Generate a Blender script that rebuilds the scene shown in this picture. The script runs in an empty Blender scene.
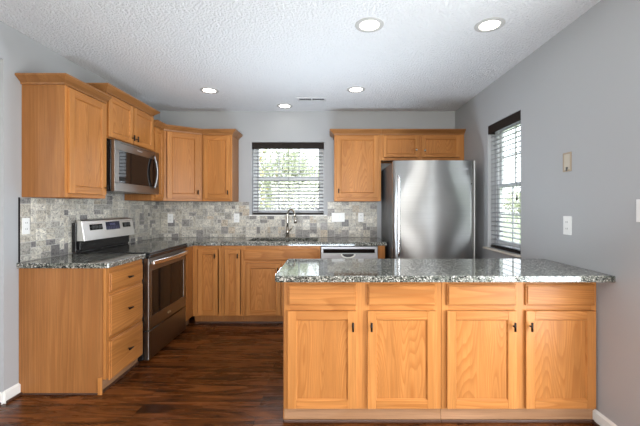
import bpy, math, random
from mathutils import Vector, Matrix
R = math.radians
scene = bpy.context.scene
col = scene.collection
random.seed(7)

# ------------------------------------------------------------------ camera
CAMZ = 1.299
cam = bpy.data.cameras.new('camera'); cam_o = bpy.data.objects.new('camera', cam); col.objects.link(cam_o)
cam.sensor_width = 36; cam.sensor_fit = 'HORIZONTAL'; cam.lens = 350 / 640 * 36
cam.shift_x = -9 / 640; cam.shift_y = -6 / 640
cam.clip_start = 0.05; cam.clip_end = 200
cam_o.location = (0, 0, CAMZ); cam_o.rotation_euler = (R(90), 0, 0)
scene.camera = cam_o

# ------------------------------------------------------------------ world, daylight, exposure
w = bpy.data.worlds.new('overcast_sky'); scene.world = w; w.use_nodes = True
bg = w.node_tree.nodes['Background']
bg.inputs[0].default_value = (0.86, 0.93, 1.0, 1); bg.inputs[1].default_value = 3.9
scene.view_settings.view_transform = 'Standard'; scene.view_settings.look = 'None'
scene.view_settings.exposure = 0.10; scene.view_settings.gamma = 1.0
scene.view_settings.use_curve_mapping = False

def area(name, loc, rot, sx, sy, power, colr):
    l = bpy.data.lights.new(name, 'AREA'); l.shape = 'RECTANGLE'; l.size = sx; l.size_y = sy
    l.energy = power; l.color = colr
    o = bpy.data.objects.new(name, l); col.objects.link(o); o.location = loc; o.rotation_euler = rot
    return o
# daylight through the patio door on the right, the wide windows of the rear wall and the hall on the left
area('patio_daylight', (1.80, 0.88, 1.15), (0, R(90), 0), 1.9, 1.6, 130, (0.88, 0.94, 1.0))
area('rear_window_daylight', (-0.35, -3.35, 1.45), (R(90), 0, 0), 3.4, 1.9, 148, (1.0, 0.96, 0.91))
area('hall_daylight', (-3.75, 0.2, 1.5), (0, R(-90), 0), 1.8, 1.8, 14, (0.90, 0.95, 1.0))
# added fill behind the camera, aimed up to brighten the near ceiling
area('near_ceiling_fill', (-0.2, -0.5, 1.55), (R(180 - 28), 0, 0), 1.2, 0.8, 12, (0.90, 0.95, 1.0))
# added fill hidden behind the peninsula, brightens the far ceiling from below
area('far_ceiling_fill', (-0.1, 3.02, 0.78), (R(180), 0, 0), 0.9, 0.4, 27, (0.76, 0.88, 1.0))

# ------------------------------------------------------------------ node helpers
def new_mat(name):
    m = bpy.data.materials.new(name); m.use_nodes = True
    nt = m.node_tree; b = nt.nodes['Principled BSDF']
    return m, nt, b
def N(nt, t, **kw):
    n = nt.nodes.new(t)
    for k, v in kw.items():
        if k.startswith('i_'): n.inputs[k[2:].replace('_', ' ')].default_value = v
        else: setattr(n, k, v)
    return n
def L(nt, a, b): nt.links.new(a, b)
def ramp(nt, stops, fac, interp='LINEAR'):
    r = nt.nodes.new('ShaderNodeValToRGB'); r.color_ramp.interpolation = interp
    e = r.color_ramp.elements
    while len(e) > 1: e.remove(e[-1])
    e[0].position = stops[0][0]; e[0].color = (*stops[0][1], 1)
    for p, c in stops[1:]:
        x = e.new(p); x.color = (*c, 1)
    L(nt, fac, r.inputs[0]); return r
def plain(name, c, rough=0.5, metal=0.0, spec=0.5, coat=0.0, emis=None, es=0):
    m, nt, b = new_mat(name)
    b.inputs['Base Color'].default_value = (*c, 1); b.inputs['Roughness'].default_value = rough
    b.inputs['Metallic'].default_value = metal; b.inputs['Specular IOR Level'].default_value = spec
    b.inputs['Coat Weight'].default_value = coat
    if emis: b.inputs['Emission Color'].default_value = (*emis, 1); b.inputs['Emission Strength'].default_value = es
    return m
def mix(nt, a, b, fac, mode='MIX'):
    n = nt.nodes.new('ShaderNodeMix'); n.data_type = 'RGBA'; n.blend_type = mode
    for s, v in ((n.inputs[6], a), (n.inputs[7], b), (n.inputs[0], fac)):
        if isinstance(v, (tuple, list)): s.default_value = (*v, 1)
        elif isinstance(v, (int, float)): s.default_value = v
        else: L(nt, v, s)
    return n.outputs[2]
def coords(nt, scale, rnd=True, which='Object', rot=(0, 0, 0)):
    tc = N(nt, 'ShaderNodeTexCoord'); mp = N(nt, 'ShaderNodeMapping')
    mp.inputs['Scale'].default_value = scale; mp.inputs['Rotation'].default_value = rot
    src = tc.outputs[which]
    if rnd:
        oi = N(nt, 'ShaderNodeObjectInfo'); mu = N(nt, 'ShaderNodeVectorMath', operation='SCALE')
        cv = N(nt, 'ShaderNodeCombineXYZ'); cv.inputs[0].default_value = 7.3; cv.inputs[1].default_value = 3.1; cv.inputs[2].default_value = 11.7
        L(nt, cv.outputs[0], mu.inputs[0]); L(nt, oi.outputs['Random'], mu.inputs['Scale'])
        ad = N(nt, 'ShaderNodeVectorMath', operation='ADD'); L(nt, src, ad.inputs[0]); L(nt, mu.outputs[0], ad.inputs[1]); src = ad.outputs[0]
    L(nt, src, mp.inputs[0]); return mp.outputs[0]

def oak(name, along, light, dark, rings=9.0, rough=0.32, streak=0.75, flat=0.55):
    m, nt, b = new_mat(name)
    def sc(a, c): return {'z': (c, c, a), 'x': (a, c, c), 'y': (c, a, c)}[along]
    n1 = N(nt, 'ShaderNodeTexNoise', i_Scale=1.0, i_Detail=1.5, i_Roughness=0.45); L(nt, coords(nt, sc(flat, 4.2)), n1.inputs['Vector'])
    mu = N(nt, 'ShaderNodeMath', operation='MULTIPLY'); mu.inputs[1].default_value = rings * 2.2; L(nt, n1.outputs[0], mu.inputs[0])
    fr = N(nt, 'ShaderNodeMath', operation='FRACT'); L(nt, mu.outputs[0], fr.inputs[0])
    rg = ramp(nt, [(0, (0, 0, 0)), (0.12, (1, 1, 1)), (0.55, (0.75, 0.75, 0.75)), (1, (0, 0, 0))], fr.outputs[0])
    n2 = N(nt, 'ShaderNodeTexNoise', i_Scale=1.0, i_Detail=4.0, i_Roughness=0.6); L(nt, coords(nt, sc(4, 150)), n2.inputs['Vector'])
    r2 = ramp(nt, [(0.38, (0, 0, 0)), (0.62, (1, 1, 1))], n2.outputs[0])
    n3 = N(nt, 'ShaderNodeTexNoise', i_Scale=1.0, i_Detail=2.0); L(nt, coords(nt, sc(1.2, 9)), n3.inputs['Vector'])
    c1 = mix(nt, dark, light, rg.outputs[0])
    c1 = mix(nt, light, c1, 0.75)
    d2 = tuple(x * 0.72 for x in light)
    fac = N(nt, 'ShaderNodeMath', operation='MULTIPLY'); fac.inputs[1].default_value = streak
    iv = N(nt, 'ShaderNodeMath', operation='SUBTRACT'); iv.inputs[0].default_value = 1.0; L(nt, r2.outputs[0], iv.inputs[1]); L(nt, iv.outputs[0], fac.inputs[0])
    c2 = mix(nt, c1, d2, fac.outputs[0])
    r3 = ramp(nt, [(0.3, (0.86, 0.84, 0.80)), (0.7, (1.08, 1.08, 1.08))], n3.outputs[0])
    c3 = mix(nt, c2, r3.outputs[0], 1.0, 'MULTIPLY')
    L(nt, c3, b.inputs['Base Color']); b.inputs['Roughness'].default_value = rough; b.inputs['Specular IOR Level'].default_value = 0.22
    bp = N(nt, 'ShaderNodeBump', i_Strength=0.08, i_Distance=0.001); L(nt, n2.outputs[0], bp.inputs['Height']); L(nt, bp.outputs[0], b.inputs['Normal'])
    return m
OL, OD = (0.50, 0.205, 0.058), (0.31, 0.102, 0.020)
M = {}
M['oak_v'] = oak('honey_oak_vertical', 'z', OL, OD, rings=26)
M['oak_s'] = oak('honey_oak_straight', 'z', (0.53, 0.225, 0.066), (0.40, 0.150, 0.036), rings=5, flat=0.12)
M['oak_h'] = oak('honey_oak_horizontal', 'x', OL, OD, rings=16, flat=0.35)
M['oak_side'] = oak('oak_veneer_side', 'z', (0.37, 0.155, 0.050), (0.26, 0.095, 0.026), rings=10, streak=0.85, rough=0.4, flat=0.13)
M['oak_crown'] = oak('oak_crown', 'x', (0.34, 0.150, 0.052), (0.22, 0.09, 0.026), rings=5)
M['oak_toe'] = oak('oak_toe', 'x', (0.40, 0.22, 0.12), (0.3, 0.15, 0.07), rings=4, rough=0.5)
M['shoe'] = plain('dark_shoe_moulding', (0.060, 0.024, 0.013), 0.4)
M['trim'] = plain('white_trim_paint', (0.78, 0.77, 0.74), 0.35)
M['vinyl'] = plain('white_vinyl', (0.72, 0.73, 0.74), 0.35)
M['plastic'] = plain('white_plastic', (0.80, 0.80, 0.78), 0.35)
M['slot'] = plain('dark_slot', (0.05, 0.05, 0.05), 0.6)
M['beige'] = plain('beige_plastic', (0.36, 0.29, 0.21), 0.5)
M['bronze'] = plain('oil_rubbed_bronze', (0.012, 0.009, 0.008), 0.38, 0.6)
M['nickel'] = plain('brushed_nickel', (0.62, 0.58, 0.50), 0.25, 1.0)
M['espresso'] = plain('espresso_blind_wood', (0.016, 0.011, 0.009), 0.6, spec=0.2)
M['slat'] = plain('blind_slat', (0.24, 0.245, 0.26), 0.4)
M['cord'] = plain('blind_cord', (0.05, 0.045, 0.04), 0.8)
M['black'] = plain('black_enamel', (0.008, 0.008, 0.009), 0.25)
M['blackglass'] = plain('black_glass', (0.010, 0.008, 0.007), 0.05, spec=0.22)
M['cookglass'] = plain('cooktop_glass', (0.010, 0.010, 0.011), 0.07, spec=0.5)
M['burner'] = plain('burner_marking', (0.06, 0.06, 0.06), 0.2)
M['greyside'] = plain('fridge_side_grey', (0.07, 0.072, 0.075), 0.45)
M['gasket'] = plain('light_edge_strip', (0.62, 0.62, 0.60), 0.35)
M['display'] = plain('blue_display', (0.01, 0.01, 0.03), 0.1, emis=(0.12, 0.14, 0.45), es=0.015)
M['digits'] = plain('display_digits', (0.03, 0.03, 0.06), 0.3, emis=(0.45, 0.5, 0.9), es=0.10)
M['mark'] = plain('pale_lettering', (0.72, 0.72, 0.74), 0.3, 0.3)
M['gold'] = plain('warm_badge', (0.55, 0.42, 0.26), 0.3, 0.8)
M['magnet'] = plain('cream_magnet', (0.8, 0.8, 0.72), 0.35)
M['canlens'] = plain('lamp_lens', (1, 1, 1), 0.4, emis=(1.0, 0.95, 0.84), es=9.0)
M['can_trim'] = plain('can_trim', (0.50, 0.49, 0.47), 0.4)
M['bark'] = plain('bark', (0.10, 0.075, 0.055), 0.9)
M['vent'] = plain('vent_white', (0.62, 0.62, 0.63), 0.4)

def steel(name, c, rough, aniso):
    m, nt, b = new_mat(name)
    b.inputs['Base Color'].default_value = (*c, 1); b.inputs['Metallic'].default_value = 1.0; b.inputs['Roughness'].default_value = rough
    b.inputs['Anisotropic'].default_value = aniso; b.inputs['Anisotropic Rotation'].default_value = 0.25
    t = N(nt, 'ShaderNodeTangent'); t.direction_type = 'RADIAL'; t.axis = 'Z'; L(nt, t.outputs[0], b.inputs['Tangent'])
    n = N(nt, 'ShaderNodeTexNoise', i_Scale=1.0, i_Detail=2.0); L(nt, coords(nt, (2, 2, 500), False), n.inputs['Vector'])
    r = ramp(nt, [(0.3, tuple(x * 0.93 for x in c)), (0.7, tuple(min(1, x * 1.05) for x in c))], n.outputs[0]); L(nt, r.outputs[0], b.inputs['Base Color'])
    return m
M['steel'] = steel('brushed_steel', (0.76, 0.755, 0.74), 0.50, 1.0)
M['steel_dark'] = steel('dark_stainless', (0.28, 0.27, 0.26), 0.36, 0.8)
M['steel_mid'] = steel('satin_steel', (0.42, 0.42, 0.43), 0.45, 0.6)
M['panel_steel'] = plain('panel_steel', (0.80, 0.80, 0.79), 0.38, 1.0)
M['steel_hi'] = steel('polished_steel', (0.72, 0.72, 0.72), 0.22, 0.3)

def paint(name, c, bump=0.05, scale=180):
    m, nt, b = new_mat(name)
    n = N(nt, 'ShaderNodeTexNoise', i_Scale=1.0, i_Detail=2.0); L(nt, coords(nt, (1.3, 1.3, 1.3), False), n.inputs['Vector'])
    r = ramp(nt, [(0.3, tuple(x * 0.985 for x in c)), (0.7, tuple(min(1, x * 1.015) for x in c))], n.outputs[0]); L(nt, r.outputs[0], b.inputs['Base Color'])
    n2 = N(nt, 'ShaderNodeTexNoise', i_Scale=scale, i_Detail=2.0); L(nt, coords(nt, (1, 1, 1), False), n2.inputs['Vector'])
    bp = N(nt, 'ShaderNodeBump', i_Strength=bump, i_Distance=0.002); L(nt, n2.outputs[0], bp.inputs['Height']); L(nt, bp.outputs[0], b.inputs['Normal'])
    b.inputs['Roughness'].default_value = 0.55
    return m
M['wall'] = paint('pale_grey_wall_paint', (0.392, 0.396, 0.404))

def ceiling_mat():
    m, nt, b = new_mat('textured_white_ceiling')
    n = N(nt, 'ShaderNodeTexNoise', i_Scale=58, i_Detail=3.0, i_Roughness=0.6); L(nt, coords(nt, (1, 1, 1), False), n.inputs['Vector'])
    r = ramp(nt, [(0.36, (0, 0, 0)), (0.62, (1, 1, 1))], n.outputs[0])
    bp = N(nt, 'ShaderNodeBump', i_Strength=1.0, i_Distance=0.008); L(nt, r.outputs[0], bp.inputs['Height']); L(nt, bp.outputs[0], b.inputs['Normal'])
    b.inputs['Base Color'].default_value = (0.84, 0.845, 0.86, 1); b.inputs['Roughness'].default_value = 0.9
    b.inputs['Specular IOR Level'].default_value = 0.15
    return m
M['ceiling'] = ceiling_mat()

def floor_mat():
    m, nt, b = new_mat('dark_walnut_planks')
    br = N(nt, 'ShaderNodeTexBrick', offset=0.37, i_Scale=1.0, i_Mortar_Size=0.0012, i_Brick_Width=1.22, i_Row_Height=0.127, i_Bias=0.0)
    br.inputs['Color1'].default_value = (0, 0, 0, 1); br.inputs['Color2'].default_value = (1, 1, 1, 1); br.inputs['Mortar'].default_value = (0.5, 0.5, 0.5, 1)
    L(nt, coords(nt, (1, 1, 1), False), br.inputs['Vector'])
    tc = N(nt, 'ShaderNodeTexCoord'); ad = N(nt, 'ShaderNodeVectorMath', operation='MULTIPLY_ADD')
    sp = N(nt, 'ShaderNodeCombineXYZ'); L(nt, br.outputs['Color'], sp.inputs[2])
    L(nt, sp.outputs[0], ad.inputs[0]); ad.inputs[1].default_value = (1, 1, 6); L(nt, tc.outputs['Object'], ad.inputs[2])
    mp = N(nt, 'ShaderNodeMapping'); mp.inputs['Scale'].default_value = (1.3, 9, 1); L(nt, ad.outputs[0], mp.inputs[0])
    n = N(nt, 'ShaderNodeTexNoise', i_Scale=1.0, i_Detail=5.0, i_Roughness=0.62, i_Distortion=1.4); L(nt, mp.outputs[0], n.inputs['Vector'])
    r = ramp(nt, [(0.30, (0.014, 0.0055, 0.003)), (0.44, (0.080, 0.023, 0.005)), (0.58, (0.165, 0.048, 0.010)), (0.75, (0.29, 0.096, 0.024))], n.outputs[0])
    mp2 = N(nt, 'ShaderNodeMapping'); mp2.inputs['Scale'].default_value = (6, 130, 1); L(nt, ad.outputs[0], mp2.inputs[0])
    n2 = N(nt, 'ShaderNodeTexNoise', i_Scale=1.0, i_Detail=3.0); L(nt, mp2.outputs[0], n2.inputs['Vector'])
    r2 = ramp(nt, [(0.35, (0.6, 0.6, 0.6)), (0.65, (1.25, 1.25, 1.25))], n2.outputs[0])
    c = mix(nt, r.outputs[0], r2.outputs[0], 1.0, 'MULTIPLY')
    r4 = ramp(nt, [(0, (0.8, 0.78, 0.78)), (1, (1.2, 1.2, 1.2))], br.outputs['Color'])
    c = mix(nt, c, r4.outputs[0], 1.0, 'MULTIPLY')
    c = mix(nt, c, (0.008, 0.004, 0.003), br.outputs['Fac'])
    L(nt, c, b.inputs['Base Color'])
    r3 = ramp(nt, [(0.3, (0.20, 0.20, 0.20)), (0.7, (0.34, 0.34, 0.34))], n.outputs[0]); L(nt, r3.outputs[0], b.inputs['Roughness'])
    b.inputs['Specular IOR Level'].default_value = 0.3
    bp = N(nt, 'ShaderNodeBump', i_Strength=0.15, i_Distance=0.002); L(nt, n.outputs[0], bp.inputs['Height']); L(nt, bp.outputs[0], b.inputs['Normal'])
    return m
M['floor'] = floor_mat()

def granite():
    m, nt, b = new_mat('speckled_grey_granite')
    v = N(nt, 'ShaderNodeTexVoronoi', i_Scale=165.0); L(nt, coords(nt, (1, 1, 1), False), v.inputs['Vector'])
    sx = N(nt, 'ShaderNodeSeparateColor'); L(nt, v.outputs['Color'], sx.inputs[0])
    r = ramp(nt, [(0, (0.020, 0.022, 0.020)), (0.22, (0.085, 0.092, 0.082)), (0.45, (0.17, 0.175, 0.155)), (0.72, (0.27, 0.265, 0.24)), (0.88, (0.50, 0.48, 0.45))], sx.outputs[0], 'CONSTANT')
    n = N(nt, 'ShaderNodeTexNoise', i_Scale=38, i_Detail=4.0, i_Roughness=0.7); L(nt, coords(nt, (1, 1, 1), False), n.inputs['Vector'])
    r2 = ramp(nt, [(0.38, (0.55, 0.57, 0.55)), (0.62, (1.25, 1.22, 1.18))], n.outputs[0])
    c = mix(nt, r.outputs[0], r2.outputs[0], 1.0, 'MULTIPLY')
    L(nt, c, b.inputs['Base Color']); b.inputs['Roughness'].default_value = 0.06; b.inputs['Specular IOR Level'].default_value = 0.8
    return m
M['granite'] = granite()

def tile_mat():
    m, nt, b = new_mat('tumbled_travertine_tile')
    at = N(nt, 'ShaderNodeAttribute', attribute_name='tile_colour')
    n = N(nt, 'ShaderNodeTexNoise', i_Scale=28, i_Detail=4.0, i_Roughness=0.7, i_Distortion=2.2); L(nt, coords(nt, (1, 1, 1), False), n.inputs['Vector'])
    r = ramp(nt, [(0.36, (0.42, 0.42, 0.44)), (0.47, (0.85, 0.85, 0.85)), (0.56, (1.12, 1.11, 1.10)), (0.68, (1.4, 1.36, 1.3))], n.outputs[0])
    L(nt, mix(nt, at.outputs['Color'], r.outputs[0], 1.0, 'MULTIPLY'), b.inputs['Base Color'])
    b.inputs['Roughness'].default_value = 0.42
    bp = N(nt, 'ShaderNodeBump', i_Strength=0.3, i_Distance=0.002); L(nt, n.outputs[0], bp.inputs['Height']); L(nt, bp.outputs[0], b.inputs['Normal'])
    return m
M['tile'] = tile_mat()
M['grout'] = plain('grout', (0.52, 0.50, 0.47), 0.9)

def glass_mat():
    m, nt, b = new_mat('window_glass'); nt.nodes.remove(b)
    out = nt.nodes['Material Output']
    tr = N(nt, 'ShaderNodeBsdfTransparent'); gl = N(nt, 'ShaderNodeBsdfGlossy'); gl.inputs['Roughness'].default_value = 0.02
    lw = N(nt, 'ShaderNodeLayerWeight'); pw = N(nt, 'ShaderNodeMath', operation='POWER'); pw.inputs[1].default_value = 4.0; L(nt, lw.outputs['Facing'], pw.inputs[0])
    ma = N(nt, 'ShaderNodeMath', operation='MULTIPLY_ADD'); ma.inputs[1].default_value = 0.6; ma.inputs[2].default_value = 0.04; L(nt, pw.outputs[0], ma.inputs[0])
    mx = N(nt, 'ShaderNodeMixShader'); L(nt, ma.outputs[0], mx.inputs[0]); L(nt, tr.outputs[0], mx.inputs[1]); L(nt, gl.outputs[0], mx.inputs[2]); L(nt, mx.outputs[0], out.inputs[0])
    return m
M['glass'] = glass_mat()
def leaf_mat(name, a, c):
    m, nt, b = new_mat(name)
    n = N(nt, 'ShaderNodeTexNoise', i_Scale=3.0, i_Detail=4.0); L(nt, coords(nt, (1, 1, 1)), n.inputs['Vector'])
    r = ramp(nt, [(0.35, a), (0.65, c)], n.outputs[0]); L(nt, r.outputs[0], b.inputs['Base Color']); b.inputs['Roughness'].default_value = 0.5
    return m
M['leaf'] = leaf_mat('green_leaves', (0.42, 0.44, 0.28), (0.66, 0.69, 0.52))
M['leaf_tan'] = leaf_mat('autumn_leaves', (0.45, 0.30, 0.13), (0.50, 0.48, 0.22))
M['grass'] = leaf_mat('lawn_grass', (0.16, 0.22, 0.08), (0.30, 0.36, 0.15))

# ------------------------------------------------------------------ mesh builder
class MB:
    def __init__(s): s.v = []; s.f = []; s.m = []; s.smooth = []
    def quad(s, pts, mi=0, sm=False):
        k = len(s.v); s.v += [tuple(p) for p in pts]; s.f.append(tuple(range(k, k + len(pts)))); s.m.append(mi); s.smooth.append(sm)
    def box(s, x0, x1, y0, y1, z0, z1, mi=0):
        if x0 > x1: x0, x1 = x1, x0
        if y0 > y1: y0, y1 = y1, y0
        k = len(s.v)
        s.v += [(x0, y0, z0), (x1, y0, z0), (x1, y1, z0), (x0, y1, z0), (x0, y0, z1), (x1, y0, z1), (x1, y1, z1), (x0, y1, z1)]
        for q in ((0, 3, 2, 1), (4, 5, 6, 7), (0, 1, 5, 4), (1, 2, 6, 5), (2, 3, 7, 6), (3, 0, 4, 7)):
            s.f.append(tuple(k + i for i in q)); s.m.append(mi); s.smooth.append(False)
        return s
    def prism(s, poly, z0, z1, mi=0):
        n = len(poly); k = len(s.v)
        s.v += [(x, y, z0) for x, y in poly] + [(x, y, z1) for x, y in poly]
        s.f.append(tuple(k + i for i in reversed(range(n)))); s.f.append(tuple(k + n + i for i in range(n))); s.m += [mi, mi]; s.smooth += [False, False]
        for i in range(n):
            j = (i + 1) % n; s.f.append((k + i, k + j, k + n + j, k + n + i)); s.m.append(mi); s.smooth.append(False)
        return s
    def cyl(s, p0, p1, r0, r1=None, n=16, mi=0, caps=True):
        r1 = r0 if r1 is None else r1
        p0 = Vector(p0); p1 = Vector(p1); d = (p1 - p0).normalized()
        a = d.orthogonal().normalized(); b = d.cross(a); k = len(s.v)
        for p, r in ((p0, r0), (p1, r1)):
            for i in range(n):
                t = 2 * math.pi * i / n; s.v.append(tuple(p + a * (r * math.cos(t)) + b * (r * math.sin(t))))
        for i in range(n):
            j = (i + 1) % n; s.f.append((k + i, k + j, k + n + j, k + n + i)); s.m.append(mi); s.smooth.append(True)
        if caps:
            s.f.append(tuple(k + i for i in reversed(range(n)))); s.f.append(tuple(k + n + i for i in range(n))); s.m += [mi, mi]; s.smooth += [False, False]
        return s
    def tube(s, pts, rad, n=12, mi=0, flat=1.0):
        pts = [Vector(p) for p in pts]; rr = rad if isinstance(rad, list) else [rad] * len(pts)
        k = len(s.v); a = None
        for i, p in enumerate(pts):
            d = (pts[min(i + 1, len(pts) - 1)] - pts[max(i - 1, 0)]).normalized()
            a = d.orthogonal().normalized() if a is None else (a - d * a.dot(d)).normalized()
            b = d.cross(a)
            for j in range(n):
                t = 2 * math.pi * j / n; s.v.append(tuple(p + a * (rr[i] * math.cos(t)) + b * (rr[i] * flat * math.sin(t))))
        for i in range(len(pts) - 1):
            for j in range(n):
                q = (j + 1) % n; s.f.append((k + i * n + j, k + i * n + q, k + (i + 1) * n + q, k + (i + 1) * n + j)); s.m.append(mi); s.smooth.append(True)
        s.f.append(tuple(k + j for j in reversed(range(n)))); e = k + (len(pts) - 1) * n; s.f.append(tuple(e + j for j in range(n))); s.m += [mi, mi]; s.smooth += [False, False]
        return s
    def sweep(s, prof, path, emit=None, mi=0):
        """prof: (out, up) list; path: 3D points; outward = right-hand side of travel, mitred."""
        P = [Vector(p) for p in path]; dirs = [(P[i + 1] - P[i]).normalized() for i in range(len(P) - 1)]
        rows = []
        for i, p in enumerate(P):
            d0 = dirs[max(i - 1, 0)]; d1 = dirs[min(i, len(dirs) - 1)]
            n0 = Vector((d0.y, -d0.x, 0)); n1 = Vector((d1.y, -d1.x, 0)); nn = (n0 + n1).normalized(); nn /= max(0.3, nn.dot(n0))
            rows.append([tuple(p + nn * o + Vector((0, 0, u))) for o, u in prof])
        for i in (emit if emit is not None else range(len(P) - 1)):
            a, b = rows[i], rows[i + 1]; k = len(s.v); s.v += a + b; n = len(prof)
            for j in range(n):
                q = (j + 1) % n; s.f.append((k + j, k + n + j, k + n + q, k + q)); s.m.append(mi); s.smooth.append(False)
            s.f.append(tuple(k + j for j in range(n))); s.f.append(tuple(k + n + j for j in reversed(range(n)))); s.m += [mi, mi]; s.smooth += [False, False]
        return s
    def build(s, name, mats, parent=None, bevel=0.0, seg=2, off=None):
        me = bpy.data.meshes.new(name)
        vs = s.v if off is None else [(x - off[0], y - off[1], z - off[2]) for x, y, z in s.v]
        me.from_pydata(vs, [], s.f)
        for mt in (mats if isinstance(mats, (list, tuple)) else [mats]): me.materials.append(mt)
        me.polygons.foreach_set('material_index', s.m); me.polygons.foreach_set('use_smooth', s.smooth)
        me.update()
        o = bpy.data.objects.new(name, me); col.objects.link(o)
        if parent is not None: o.parent = parent
        if off is not None: o.location = off
        if bevel > 0:
            b = o.modifiers.new('bevel', 'BEVEL'); b.width = bevel; b.segments = seg; b.limit_method = 'ANGLE'; b.angle_limit = R(40)
        return o
def tag(o, label=None, cat=None, group=None, kind=None):
    for k, v in (('label', label), ('category', cat), ('group', group), ('kind', kind)):
        if v: o[k] = v
    return o
def thing(name, label, cat, loc=(0, 0, 0), rz=0, group=None):
    o = bpy.data.objects.new(name, None); col.objects.link(o); o.location = loc; o.rotation_euler = (0, 0, rz); o.empty_display_size = 0.1
    return tag(o, label, cat, group)
def struct(name, mb, mats, **kw):
    o = mb.build(name, mats, **kw); o['kind'] = 'structure'; return o

# ------------------------------------------------------------------ room shell
XR, XL, YB, CH, T = 1.605, -2.150, 4.459, 2.518, 0.14
YR, XH = -3.4, -3.9        # rear wall and far side of the hall, both behind or beside the camera
struct('floor', MB().box(XH, XR + T, YR - T, YB + T, -0.1, 0), M['floor'])
struct('ceiling', MB().box(XH, XR + T, YR - T, YB + T, CH, CH + 0.1), M['ceiling'])
# back wall with sink window
WX0, WX1, WZ0, WZ1 = -0.982, -0.062, 1.200, 2.125
b = MB(); b.box(XL - T, WX0, YB, YB + T, 0, CH); b.box(WX1, XR + T, YB, YB + T, 0, CH); b.box(WX0, WX1, YB, YB + T, 0, WZ0); b.box(WX0, WX1, YB, YB + T, WZ1, CH)
struct('wall_back', b, M['wall'])
# right wall: window and patio door
RY0, RY1, RZ0, RZ1 = 2.93, 3.535, 0.895, 2.115
DY0, DY1, DZ1 = 0.05, 1.70, 2.05
b = MB(); b.box(XR, XR + T, RY1, YB, 0, CH); b.box(XR, XR + T, RY0, RY1, 0, RZ0); b.box(XR, XR + T, RY0, RY1, RZ1, CH)
b.box(XR, XR + T, DY1, RY0, 0, CH); b.box(XR, XR + T, DY0, DY1, DZ1, CH); b.box(XR, XR + T, YR, DY0, 0, CH)
struct('wall_right', b, M['wall'])
# left wall with wide cased-less opening to the hall
OY = 2.312
b = MB(); b.box(XL - 0.12, XL, OY, YB, 0, CH); b.box(XL - 0.12, XL, 0.2, OY, 2.275, CH); b.box(XL - 0.12, XL, YR, 0.2, 0, CH)
struct('wall_left', b, M['wall'])
b = MB(); b.box(XH - T, XH, YR - T, -0.8, 0, CH); b.box(XH - T, XH, 1.2, YB + T, 0, CH); b.box(XH - T, XH, -0.8, 1.2, 0, 0.6); b.box(XH - T, XH, -0.8, 1.2, 2.4, CH)
struct('wall_hall', b, M['wall'])
struct('wall_hall_end', MB().box(XH, XL - 0.12, YB, YB + T, 0, CH), M['wall'])
b = MB(); b.box(XH, -2.1, YR - T, YR, 0, CH); b.box(1.4, XR + T, YR - T, YR, 0, CH); b.box(-2.1, 1.4, YR - T, YR, 0, 0.45); b.box(-2.1, 1.4, YR - T, YR, 2.4, CH)
struct('wall_rear', b, M['wall'])

# baseboards with shoe moulding
def baseboard(name, x0, x1, y0, y1, side):
    b = MB(); t = 0.014
    if side == 'x-':   # on right wall, facing -x
        b.box(x0 - t, x0, y0, y1, 0, 0.070); b.quad([(x0 - t, y0, 0.070), (x0 - t, y1, 0.070), (x0, y1, 0.082), (x0, y0, 0.082)]); b.quad([(x0 - t, y0, .07), (x0, y0, .082), (x0, y0, .07)])
        o = struct(name, b, M['trim']); MB().box(x0 - t - 0.014, x0 - t, y0, y1, 0, 0.018).build('shoe_moulding', M['shoe'], o, bevel=0.005)
    if side == 'x+':
        b.box(x0, x0 + t, y0, y1, 0, 0.070); b.quad([(x0 + t, y0, 0.070), (x0, y0, 0.082), (x0, y1, 0.082), (x0 + t, y1, 0.070)]); b.quad([(x0 + t, y0, .07), (x0, y0, .07), (x0, y0, .082)])
        o = struct(name, b, M['trim']); MB().box(x0 + t, x0 + t + 0.014, y0, y1, 0, 0.018).build('shoe_moulding', M['shoe'], o, bevel=0.005)
    if side == 'y-':
        b.box(x0, x1, y0 - t, y0, 0, 0.078)
        o = struct(name, b, M['trim']); MB().box(x0, x1, y0 - t - 0.014, y0 - t, 0, 0.018).build('shoe_moulding', M['shoe'], o, bevel=0.005)
baseboard('baseboard_right', XR, 0, DY1 + 0.08, 2.112, 'x-')
baseboard('baseboard_left', XL, 0, OY, 2.4255, 'x+')
baseboard('baseboard_jamb', XL - 0.12, XL, OY, 0, 'y-')

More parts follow.
